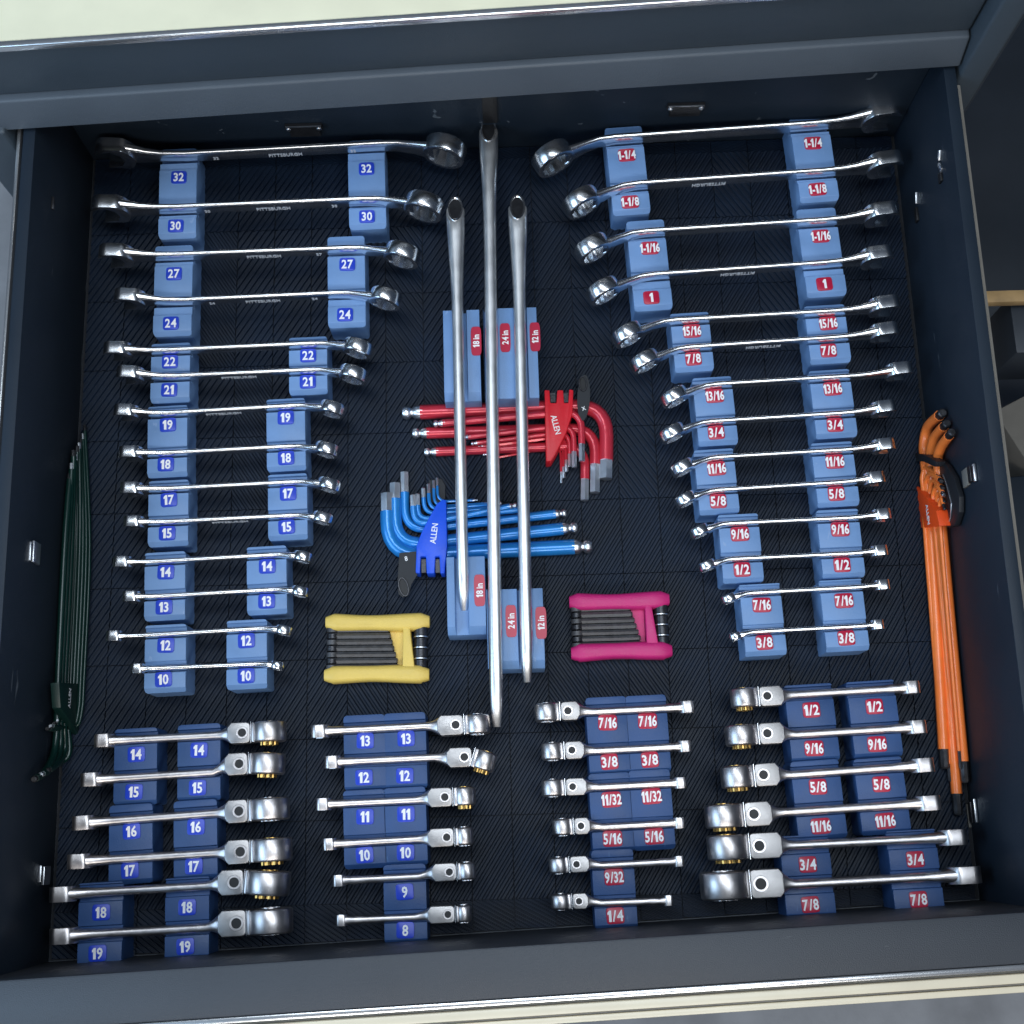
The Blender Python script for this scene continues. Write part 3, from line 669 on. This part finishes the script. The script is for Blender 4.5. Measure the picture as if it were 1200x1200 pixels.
def pry_bar(x0, y0, x1, y1, w0, w1, wn, lab):
    """top px, bottom px; wmax flare width, shaft width"""
    z = ZP+4; a, b = px(x0, y0, z), px(x1, y1, z); L = (a-b).xy.length; yaw = math.atan2(a.y-b.y, a.x-b.x)-math.pi/2
    mid = (a+b)/2; o = thing('pry_bar', (mid.x, mid.y, 0), lab, 'pry bar', yaw, 'three long polished bars down the middle')
    rows = []
    #  s from far end, half width, half height, dz
    S = [(0,w0*.62,2.0,13),(5,w0*.74,3.0,11),(18,w0*.92,5.5,6.5),(34,w0,7.2,2),(58,w0*.95,7.6,0),(95,w0*.78,7.2,0),(135,w1*1.06,6.8,0),(180,w1,6.6,0),(L*.5,w1,6.6,0),(L-90,w1,6.6,0),(L-42,w1*.98,6.4,-1),(L-22,w1*.9,5.6,-5),(L-8,w1*.72,4.2,-12),(L,w1*.6,3.0,-17)]
    for s_, hw, hh, dz in S:
        rows.append([(q[0], L/2-s_, z-6.6+dz+q[1]) for q in section(20, hw, hh, 2.35)])
    bm = bmesh.new(); loft(bm, rows); bmesh.ops.recalc_face_normals(bm, faces=bm.faces)
    # ground oval face at the far tip
    c_ = Vector((0, L/2-44, z+1.2)); n_ = Vector((0, .26, 1)).normalized()
    r = bmesh.ops.bisect_plane(bm, geom=bm.verts[:]+bm.edges[:]+bm.faces[:], plane_co=c_, plane_no=n_, clear_outer=True)
    es = [e for e in r['geom_cut'] if isinstance(e, bmesh.types.BMEdge)]
    bmesh.ops.holes_fill(bm, edges=[e for e in bm.edges if e.is_boundary])
    link('bar_shaft', bm, 'bar', o, 28)
    # the bevelled oval of the tip, a hollow-ground face with a raised rim
    bm = bmesh.new(); n = 28
    slope = -.26
    def P(k, r1, r2, dz): 
        t = 2*math.pi*k/n; y = L/2-24+r2*math.sin(t); return (r1*math.cos(t), y, z+1.2+(y-(L/2-44))*slope+dz)
    R0 = [bm.verts.new(P(k, w0*.80, 19, 1.3)) for k in range(n)]; R1 = [bm.verts.new(P(k, w0*.66, 16.5, 1.3)) for k in range(n)]
    R2 = [bm.verts.new(P(k, w0*.60, 15, -.2)) for k in range(n)]; Rm = [bm.verts.new(P(k, w0*.86, 20, -1)) for k in range(n)]
    for k in range(n):
        j = (k+1) % n
        for A, B in ((Rm,R0),(R0,R1),(R1,R2)): bm.faces.new((A[k],A[j],B[j],B[k]))
    rim = link('tip_rim', bm, 'chrome', o, 40)
    bm = bmesh.new(); bm.faces.new([bm.verts.new(P(k, w0*.64, 16, .15)) for k in range(n)]); link('tip_face', bm, 'darksteel', rim)  # dark reflection in the tip painted as black steel
    return o
pry_bar(533,222,543,712,11.5,6.8,0,'shortest polished steel pry bar, left of the three in the middle')
pry_bar(572,130,582,850,12.0,7.6,0,'longest polished steel pry bar, middle of the three')
pry_bar(606,220,618,797,11.8,7.2,0,'medium polished steel pry bar, right of the three in the middle')

# ================================================================ HEX KEY SETS ON THE LINER
ORD = ['thickest','second thickest','third thickest','fourth thickest','fifth thickest','sixth thickest','seventh thickest','second thinnest','thinnest']
def arc_path(tip, bend, end, r, n=7):
    """tip -> corner -> end in 3D with a rounded corner"""
    tip, bend, end = Vector(tip), Vector(bend), Vector(end)
    u, v = (tip-bend).normalized(), (end-bend).normalized()
    r = min(r, (end-bend).length*.8); p0, p1 = bend+u*r, bend+v*r; out = [tip]
    for i in range(n+1):
        t = i/n; out.append(p0*(1-t)**2+bend*2*t*(1-t)+p1*t*t)
    out.append(end); return out
def hex_key(name, tip, bend, end, d, mkey, mtip, label, group, cat='hex key', long_tip=None, short_tip=None, ball=True, up=Vector((0,0,1)), marks=True):
    tip, bend, end = Vector(tip), Vector(bend), Vector(end)
    base = (tip+bend)/2; base.z = min(tip.z, bend.z)-d/2
    o = thing(name, base, label, cat, 0, group)
    lt = long_tip if long_tip else d*1.3; stp = short_tip if short_tip else d*1.8
    u = (tip-bend).normalized(); v = (end-bend).normalized()
    t1, e1 = tip-u*lt, end-v*stp
    path = [p-base for p in arc_path(t1, bend, e1, d*1.9+6)]
    bm = bmesh.new(); tube(bm, path, d/2, 8 if d > 5 else 6, up, .5); link('key_arm', bm, mkey, o, 50)
    bm = bmesh.new(); q = [end+v*0-base, e1-v*3-base]
    tube(bm, [e1-v*3-base, end-v*.8-base, end-base], [d*.46, d*.46, d*.36], 6, up, .5); link('short_tip', bm, mtip, o, 30)
    bm = bmesh.new()
    if ball:
        P = [t1-u*3, t1+u*lt*.15, t1+u*lt*.35, t1+u*lt*.42, t1+u*lt*.5, t1+u*lt*.62, t1+u*lt*.8, t1+u*lt*.95, t1+u*lt]
        Rr = [d*.47, d*.47, d*.40, d*.30, d*.30, d*.44, d*.46, d*.36, d*.2]
    else: P = [t1-u*3, tip-u*.8, tip]; Rr = [d*.46, d*.46, d*.36]
    tube(bm, [p-base for p in P], Rr, 10 if ball else 6, up, .5); link('ball_tip' if ball else 'long_tip', bm, mtip, o, 40)
    return o
def key_at(x, y, z): return px(x, y, z)
red = [ (484,471,711,562,14.5,9,475), (508,483,698,578,11.5,8,502), (530,497,686,587,9.5,7,522), (497,508,681,541,7.2,22,482), (513,540,672,548,5.8,19,498),
        (520,552,667,547,4.8,14,506), (524,560,663,553,4.0,10,511), (533,566,660,560,3.2,6,518), (538,572,657,566,2.6,4,523) ]
for i, (yt, xt, xb, ye, d, z, ybd) in enumerate(red):
    d *= 1.24
    hex_key('hex_key', px(xt, yt, z), px(xb, ybd, z), px(xb+ (1 if i > 2 else -1), ye, z), d, 'redkey', 'bright', '%s red-sleeved hex key held in the red clip' % ORD[i], 'red hex keys lying under the long bars', long_tip=d*1.25, short_tip=(24, 36, 27, 22, 20, 16, 15, 14, 14)[i], ball=True)
def clip_plate(name, pts_px, z0, z1, m, label, cat, text=None, tpos=None, trot=0, tsize=9):
    P = [px(x, y, z1) for x, y in pts_px]; c = sum(P, Vector())/len(P); c.z = 0
    o = thing(name, c, label, cat)
    bm = bmesh.new(); prism(bm, [(p.x-c.x, p.y-c.y) for p in P], lambda p: (p[0], p[1], z0), lambda p: (p[0], p[1], z1)); bmesh.ops.recalc_face_normals(bm, faces=bm.faces); bevel_sharp(bm, 1.2, 2, 40)
    b = link('clip_body', bm, m, o, 30)
    if text:
        t = px(tpos[0], tpos[1], z1); lettering(text, tsize, 'white' if m != 'greenclip' else 'engrave', b, (t.x-c.x, t.y-c.y, z1+.2), (0,0,trot), .85, .12, .2)
    return o, c
o, c = clip_plate('key_clip', [(638,457),(644,457),(645,472),(652,472),(653,457),(660,457),(661,472),(666,472),(667,456),(672,457),(671,484),(663,508),(652,530),(646,540),(640,541)], 3, 29, 'redclip', 'red plastic clip holding the red hex keys', 'key clip', 'ALLEN', (651,498), R(-78), 10)
for x in (648, 663):
    p = px(x, 466, 26)-c; link('clip_slot', boxbm(p.x-3, p.x+3, p.y-6, p.y+6, 20, 26), 'darksteel', o)
def loop_tag(pts, hole, z, label, ang=0):
    P = [px(x, y, z) for x, y in pts]; c = sum(P, Vector())/len(P); c.z = 0
    o = thing('hang_tag', c, label, 'tag')
    bm = bmesh.new(); prism(bm, [(p.x-c.x, p.y-c.y) for p in P], lambda p: (p[0], p[1], z-1.4), lambda p: (p[0], p[1], z)); link('tag_plate', bm, 'tag', o)
    h = px(hole[0], hole[1], z)-c; bm = bmesh.new(); n = 24; w_, l_ = hole[2], hole[3]
    rows = []
    for k in range(n):
        t = 2*math.pi*k/n; x, y = w_*math.cos(t), l_*math.sin(t); rows.append(Vector((h.x+x*math.cos(ang)-y*math.sin(ang), h.y+x*math.sin(ang)+y*math.cos(ang), z+.6)))
    verts = []
    for k in range(n):
        t_ = (rows[(k+1) % n]-rows[k-1]).normalized(); u = Vector((-t_.y, t_.x, 0)); verts.append([bm.verts.new(rows[k]+u*(1.0*math.cos(a_))+Vector((0,0,1.0*math.sin(a_)))) for a_ in [j*math.pi/3 for j in range(6)]])
    for k in range(n):
        A, B = verts[k], verts[(k+1) % n]
        for j in range(6): bm.faces.new((A[j], A[(j+1) % 6], B[(j+1) % 6], B[j]))
    link('hang_loop', bm, 'darksteel', o)
    bm = bmesh.new(); bm.faces.new([bm.verts.new(Vector((r.x-h.x, r.y-h.y, 0))*.82+Vector((h.x, h.y, z+.15))) for r in rows]); link('hang_hole', bm, 'black', o)
    return o, c
def oval(cx, cy, a, b, rot=0, n=20): return [(cx+a*math.cos(2*math.pi*k/n)*math.cos(rot)-b*math.sin(2*math.pi*k/n)*math.sin(rot), cy+a*math.cos(2*math.pi*k/n)*math.sin(rot)+b*math.sin(2*math.pi*k/n)*math.cos(rot)) for k in range(n)]
o, c = loop_tag(oval(684,466,7.5,27,.05), (683,450,4.5,9), 26, 'black oval hang tag behind the red hex keys')
p = px(684, 479, 26)-c; lettering('X', 7, 'white', o, (p.x, p.y, 26.3), (0,0,.3), .9, .1, .1)
blue = [ (640,694,456,578,14.5,9,664), (618,677,464,566,11.5,8,642), (600,664,474,553,8.5,7,625), (592,606,485,580,6.2,20,616), (597,618,490,579,5.2,18,609),
         (594,598,497,572,4.4,15,603), (590,588,503,567,3.8,12,598), (590,575,509,563,3.0,9,594), (586,560,513,560,2.6,7,588) ]
blue[0] = (640,694,455,578,14.5,9,652); blue[1] = (618,677,464,566,12,8,640); blue[2] = (601,664,475,553,9,7,622)
for i, (yt, xt, xb, ye, d, z, ybd) in enumerate(blue):
    d *= 1.28
    e = px(xb-1, ye, z)
    hex_key('hex_key', px(xt, yt, z), px(xb, ybd, z), e, d, 'bluekey', 'bright', '%s blue-sleeved hex key held in the blue clip' % ORD[i], 'blue hex keys lying under the long bars', long_tip=d*1.15, short_tip=(23, 20, 26, 14, 14, 12, 12, 10, 10)[i], ball=True)
o, c = clip_plate('key_clip', [(519,585),(523,586),(524,640),(521,672),(516,672),(515,652),(510,652),(509,672),(500,672),(499,652),(493,652),(492,672),(487,671),(488,640),(493,626),(503,606),(512,590)], 3, 27, 'blueclip', 'bright blue plastic clip holding the blue hex keys', 'key clip', 'ALLEN', (509,625), R(82), 10)
for x in (496, 512.5):
    p = px(x, 662, 26)-c; link('clip_slot', boxbm(p.x-2.6, p.x+2.6, p.y-8, p.y+8, 14, 20), 'darksteel', o)
o, c = loop_tag([(468,648),(490,646),(491,670),(482,685),(479,697),(472,700),(467,696),(466,680)], (473,688,5.2,11), 22, 'dark grey hang tag in front of the blue clip', .25)
p = px(476, 655, 22)-c; lettering('8', 8, 'white', o, (p.x, p.y, 22.3), (0,0,.2), .9, .1, .1)
P = [px(x, y, 6) for x, y in [(502,562),(517,560),(522,568),(522,584),(512,590),(500,586)]]; c = sum(P, Vector())/6; c.z = 0
bm = bmesh.new(); prism(bm, [(p.x-c.x, p.y-c.y) for p in P], lambda p: (p[0], p[1], 2.2), lambda p: (p[0], p[1], 4)); bmesh.ops.recalc_face_normals(bm, faces=bm.faces); bevel_sharp(bm, .5, 1)
o = link('plastic_tab', bm, 'tag', None, 30, c); o['label'] = 'dark grey rounded plastic tab behind the blue clip'; o['category'] = 'tab'

# ================================================================ TORX KEYS ON THE SIDE WALLS
def wall_key(name, pts, X, d, mkey, mtip, label, group, tips=(14, 18), cat='torx key'):
    """pts: pixels along the key; X plane of its axis"""
    P = [pxX(x, y, X) for x, y in pts]; P = [p if p.z > 9 else px(q[0], q[1], 9) for p, q in zip(P, pts)]; base = sum(P, Vector())/len(P)
    # smooth by Catmull-Rom through the given points
    Q = []
    for i in range(len(P)-1):
        p0, p1, p2, p3 = P[max(i-1,0)], P[i], P[i+1], P[min(i+2,len(P)-1)]
        for k in range(5):
            t = k/5; Q.append(.5*((2*p1)+(p2-p0)*t+(2*p0-5*p1+4*p2-p3)*t*t+(3*p1-3*p2+p3-p0)*t**3))
    Q.append(P[-1]); Q = [q-base for q in Q]
    o = thing(name, base, label, cat, 0, group)
    bm = bmesh.new(); tube(bm, Q, d/2, 8, Vector((1,0,0)), .5); link('key_arm', bm, mkey, o, 50)
    for (e, i, ln_) in ((Q[0], Q[1], tips[0]), (Q[-1], Q[-2], tips[1])):
        u = (e-i).normalized(); bm = bmesh.new(); tube(bm, [e-u*2, e+u*ln_*.9, e+u*ln_], [d*.44, d*.42, d*.3], 8, Vector((1,0,0)), .5); link('key_tip', bm, mtip, o, 30)
    return o
XO = RX-7
big = [ ([(1101,487),(1088,500),(1083,522),(1085,545),(1091,620),(1106,878)], 8.5, (1106,880)),
        ([(1106,500),(1096,512),(1091,530),(1092,552),(1097,620),(1121,930)], 8.0, None),
        ([(1112,511),(1104,522),(1099,536),(1100,556),(1104,620),(1129,892)], 7.5, None) ]
for i, (pts, d, _) in enumerate(big):
    wall_key('torx_key', pts[::-1], XO-i*.5, d*1.55, 'orangekey', 'darksteel' if i != 2 else 'darksteel', '%s orange star key hanging on the right wall' % ORD[i], 'orange star keys on the right drawer wall', (24 if i else 22, 13))
sm = [ ([(1098,557),(1086,548),(1081,560),(1083,580),(1086,640),(1104,868)], 5.5), ([(1101,562),(1090,555),(1085,568),(1087,590),(1090,640),(1112,895)], 5.5),
       ([(1103,570),(1094,563),(1090,575),(1091,592),(1094,640),(1118,918)], 5), ([(1104,577),(1098,570),(1094,580),(1095,596),(1098,640),(1120,880)], 5),
       ([(1105,584),(1101,577),(1098,586),(1099,598),(1101,640),(1118,860)], 4.2), ([(1105.5,591),(1103,584),(1101,592),(1102,602),(1104,640),(1124,880)], 3.6) ]
for i, (pts, d) in enumerate(sm):
    wall_key('torx_key', pts[::-1], XO-4.5-(i % 2)*1.5, d*1.2, 'orangekey', 'chrome' if i in (0, 3) else 'darksteel', '%s orange star key hanging on the right wall' % ORD[i+3], 'orange star keys on the right drawer wall', (20, 8))
def wall_plate(name, pts, X, th, m, label, cat, part='clip_body'):
    P = [pxX(x, y, X) for x, y in pts]; c = sum(P, Vector())/len(P)
    o = thing(name, c, label, cat)
    bm = bmesh.new(); prism(bm, [(p.y-c.y, p.z-c.z) for p in P], lambda p: (-th/2, p[0], p[1]), lambda p: (th/2, p[0], p[1])); bmesh.ops.recalc_face_normals(bm, faces=bm.faces); bevel_sharp(bm, min(1, th*.3), 2, 40)
    link(part, bm, m, o, 30); return o, c
o, c = wall_plate('key_clip', [(1068,567),(1080,569),(1092,583),(1104,598),(1108,616),(1083,619),(1081,632),(1073,632),(1074,622),(1078,618),(1074,606),(1070,600),(1071,590),(1075,586),(1069,578)], RX-14, 14, 'orangeclip', 'orange red plastic clip on the orange star keys, right wall', 'key clip')
p = pxX(1087, 603, RX-21.4)-c; lettering('ALLEN', 10, 'white', o, (p.x, p.y, p.z), (R(90), R(0), R(-90)), .85, .15, .2)
bpy.context.view_layer.update()
o, c = wall_plate('hang_tag', [(1103,538),(1112,545),(1121,560),(1127,582),(1127,600),(1122,616),(1113,618),(1106,606),(1108,590),(1104,566)], RX-5, 6, 'tag', 'black leaf shaped hang tag beside the orange clip on the right wall', 'tag', 'tag_plate')
tb = [pxX(x, y, RX-8.7)-c for x, y in ((1105,556),(1110,570),(1115,590),(1114,606),(1111,614))]
bm = bmesh.new(); tube(bm, tb, .8, 6, Vector((1,0,0))); link('tag_edge', bm, 'bright', o)
o, c = wall_plate('key_band', [(1077,531),(1090,533),(1103,541),(1101,547),(1088,541),(1077,540)], RX-13, 12, 'tag', 'black band tying the tops of the orange star keys', 'band', 'band_strip')
# green set, left wall
XG = LX+8
for i in range(9):
    xb_ = 68+i*3.9; yt = (562, 550, 535, 540, 530, 526, 522, 515, 505)[i]
    d = (6.5,6,5.5,5,4.6,4.2,3.8,3.4,3.0)[i]
    xt = 82+i*2.2
    if i < 4:   pts = [(xt, yt), (xb_+8, 640), (xb_, 800), (xb_-1, 840), (xb_-4+i*2, 880), (xb_-16+i*3, 905-i*4), (xb_-26+i*4, 912-i*5)]
    else:       pts = [(xt, yt), (xb_+6, 640), (xb_-1, 800), (xb_-3, 830), (xb_-8, 850), (xb_-18, 862-i*2), (xb_-26, 866-i*3)]
    wall_key('torx_key', pts, XG+(i % 3)*1.5, d*1.25, 'greenkey', 'bright' if i % 2 else 'darksteel', '%s dark green star key hanging on the left wall' % ORD[i], 'dark green star keys on the left drawer wall', (8, 7))
o, c = wall_plate('key_clip', [(64,800),(98,802),(97,842),(90,866),(78,846),(66,830)], LX+16, 10, 'greenclip', 'dark green plastic clip on the green star keys, left wall', 'key clip')
p = pxX(82, 818, LX+21.3)-c; lettering('ALLEN', 9, 'engrave', o, (p.x, p.y, p.z), (R(90), R(0), R(90)), .85, .15, .2)
#o, c = wall_plate('hang_tag', [(40,880),(58,874),(74,886),(72,920),(62,936),(44,934),(36,910)], LX+5, 4, 'greenclip', 'dull green hang tag on the left wall below the green keys', 'tag', 'tag_plate')

# ================================================================ FOLDING KEY SETS
def folding(x0, x1, y0, y1, m, lab, colname):
    z = 26; a, b = px(x0, y0, z), px(x1, y1, z); c = (a+b)/2; yaw = R(-.2) if m == 'pink' else R(-1.2)
    w_, h_ = (b.x-a.x)/2, (a.y-b.y)/2; o = thing('folding_key_set', (c.x, c.y, 0), lab, 'key set', yaw)
    for sg in (1, -1):
        rows = []
        for u in [i/12 for i in range(13)]:
            x = -w_+2*w_*u; k = 1-.12*math.sin(math.pi*min(1, max(0, (u-.05)/.75)))**2
            yy = sg*(h_-8)-sg*1.5*math.sin(math.pi*u); e = .62 if u in (0, 1) else 1
            rows.append([(x, yy+q[0], 14+q[1]) for q in section(16, 10.4*k*e, 12*e, 3.2)])
        bm = bmesh.new(); loft(bm, rows); rl = link('handle_rail', bm, m, o, 45)
        for xx in (-w_+9, w_-9):
            bm = bmesh.new(); lathe(bm, [(3.2, -1), (3.2, .6), (1.6, 1.0)], 14, 'Y', (xx, sg*(h_+.4) if sg < 0 else sg*(h_-.4), 14), closed=False); link('pivot_screw', bm, 'darksteel', rl)
    # bridge between the rails
    bm = bmesh.new(); prism(bm, [(w_*.50, -h_+10), (w_*.50, h_-10), (w_*.62, h_-10), (w_*.74, -h_+10)], lambda p: (p[0], p[1], 5), lambda p: (p[0], p[1], 24)); bmesh.ops.recalc_face_normals(bm, faces=bm.faces); bevel_sharp(bm, 1.5, 2)
    link('bridge', bm, m, o, 35)
    bm = bmesh.new(); prism(bm, [(w_*.2, h_-12), (w_*.49, h_-12), (w_*.49, -h_+12), (w_*.42, -h_+12)], lambda p: (p[0], p[1], 4), lambda p: (p[0], p[1], 12)); link('inner_web', bm, m, o)
    n = 7; sp = (2*h_-27)/n
    for i in range(n):
        y = h_-13.5-sp*(i+.5); d = sp*1.02*(1 if i % 2 else .95); xe = w_*(.22+.035*i)
        bm = bmesh.new(); tube(bm, [(-w_+9, y, 16), (xe-2, y, 16), (xe, y, 16)], [d/2, d/2, d*.35], 6, twist=.5); kk = link('folded_key', bm, 'keysteel', o, 25)
        bm = bmesh.new(); lathe(bm, [(3, -sp*.45), (6.8, -sp*.42), (6.8, sp*.3), (3, sp*.36)], 18, 'Y', (-w_+8, y, 15), closed=False); link('key_eye', bm, 'darksteel' if i % 2 else 'keysteel', kk, 35)
    for i in range(4):
        s4 = (2*h_-27)/4; y = h_-13.5-s4*(i+.5)
        bm = bmesh.new(); lathe(bm, [(5, -s4*.48), (8.2-.6*(i % 2), -s4*.40), (8.2-.6*(i % 2), s4*.34), (5, s4*.42)], 20, 'Y', (w_-10, y, 15), closed=False); link('pivot_roll', bm, 'darksteel', o, 35)
        if i < 3:
            bm = bmesh.new(); lathe(bm, [(8.4, -.6), (8.4, .6)], 20, 'Y', (w_-10, y-s4*.5, 15), closed=False); link('steel_washer', bm, 'bar', o)
    lettering('PITTSBURGH', 6, 'darksteel' if m == 'yellow' else m, o, (4, -h_-.35, 11), (R(90), 0, 0), .9, .05, .15, 'engraving')
    return o
folding(380, 503, 721, 796, 'yellow', 'yellow folding hex key set with seven dark keys, left of centre', 'yellow')
folding(667, 789, 696, 769, 'pink', 'magenta folding hex key set with dark keys, right of centre', 'pink')

bpy.context.view_layer.update()
print('objects', len(bpy.data.objects), 'tris', sum(len(o.data.loop_triangles) if False else len(o.data.polygons)*2 for o in bpy.data.objects if o.type == 'MESH'))
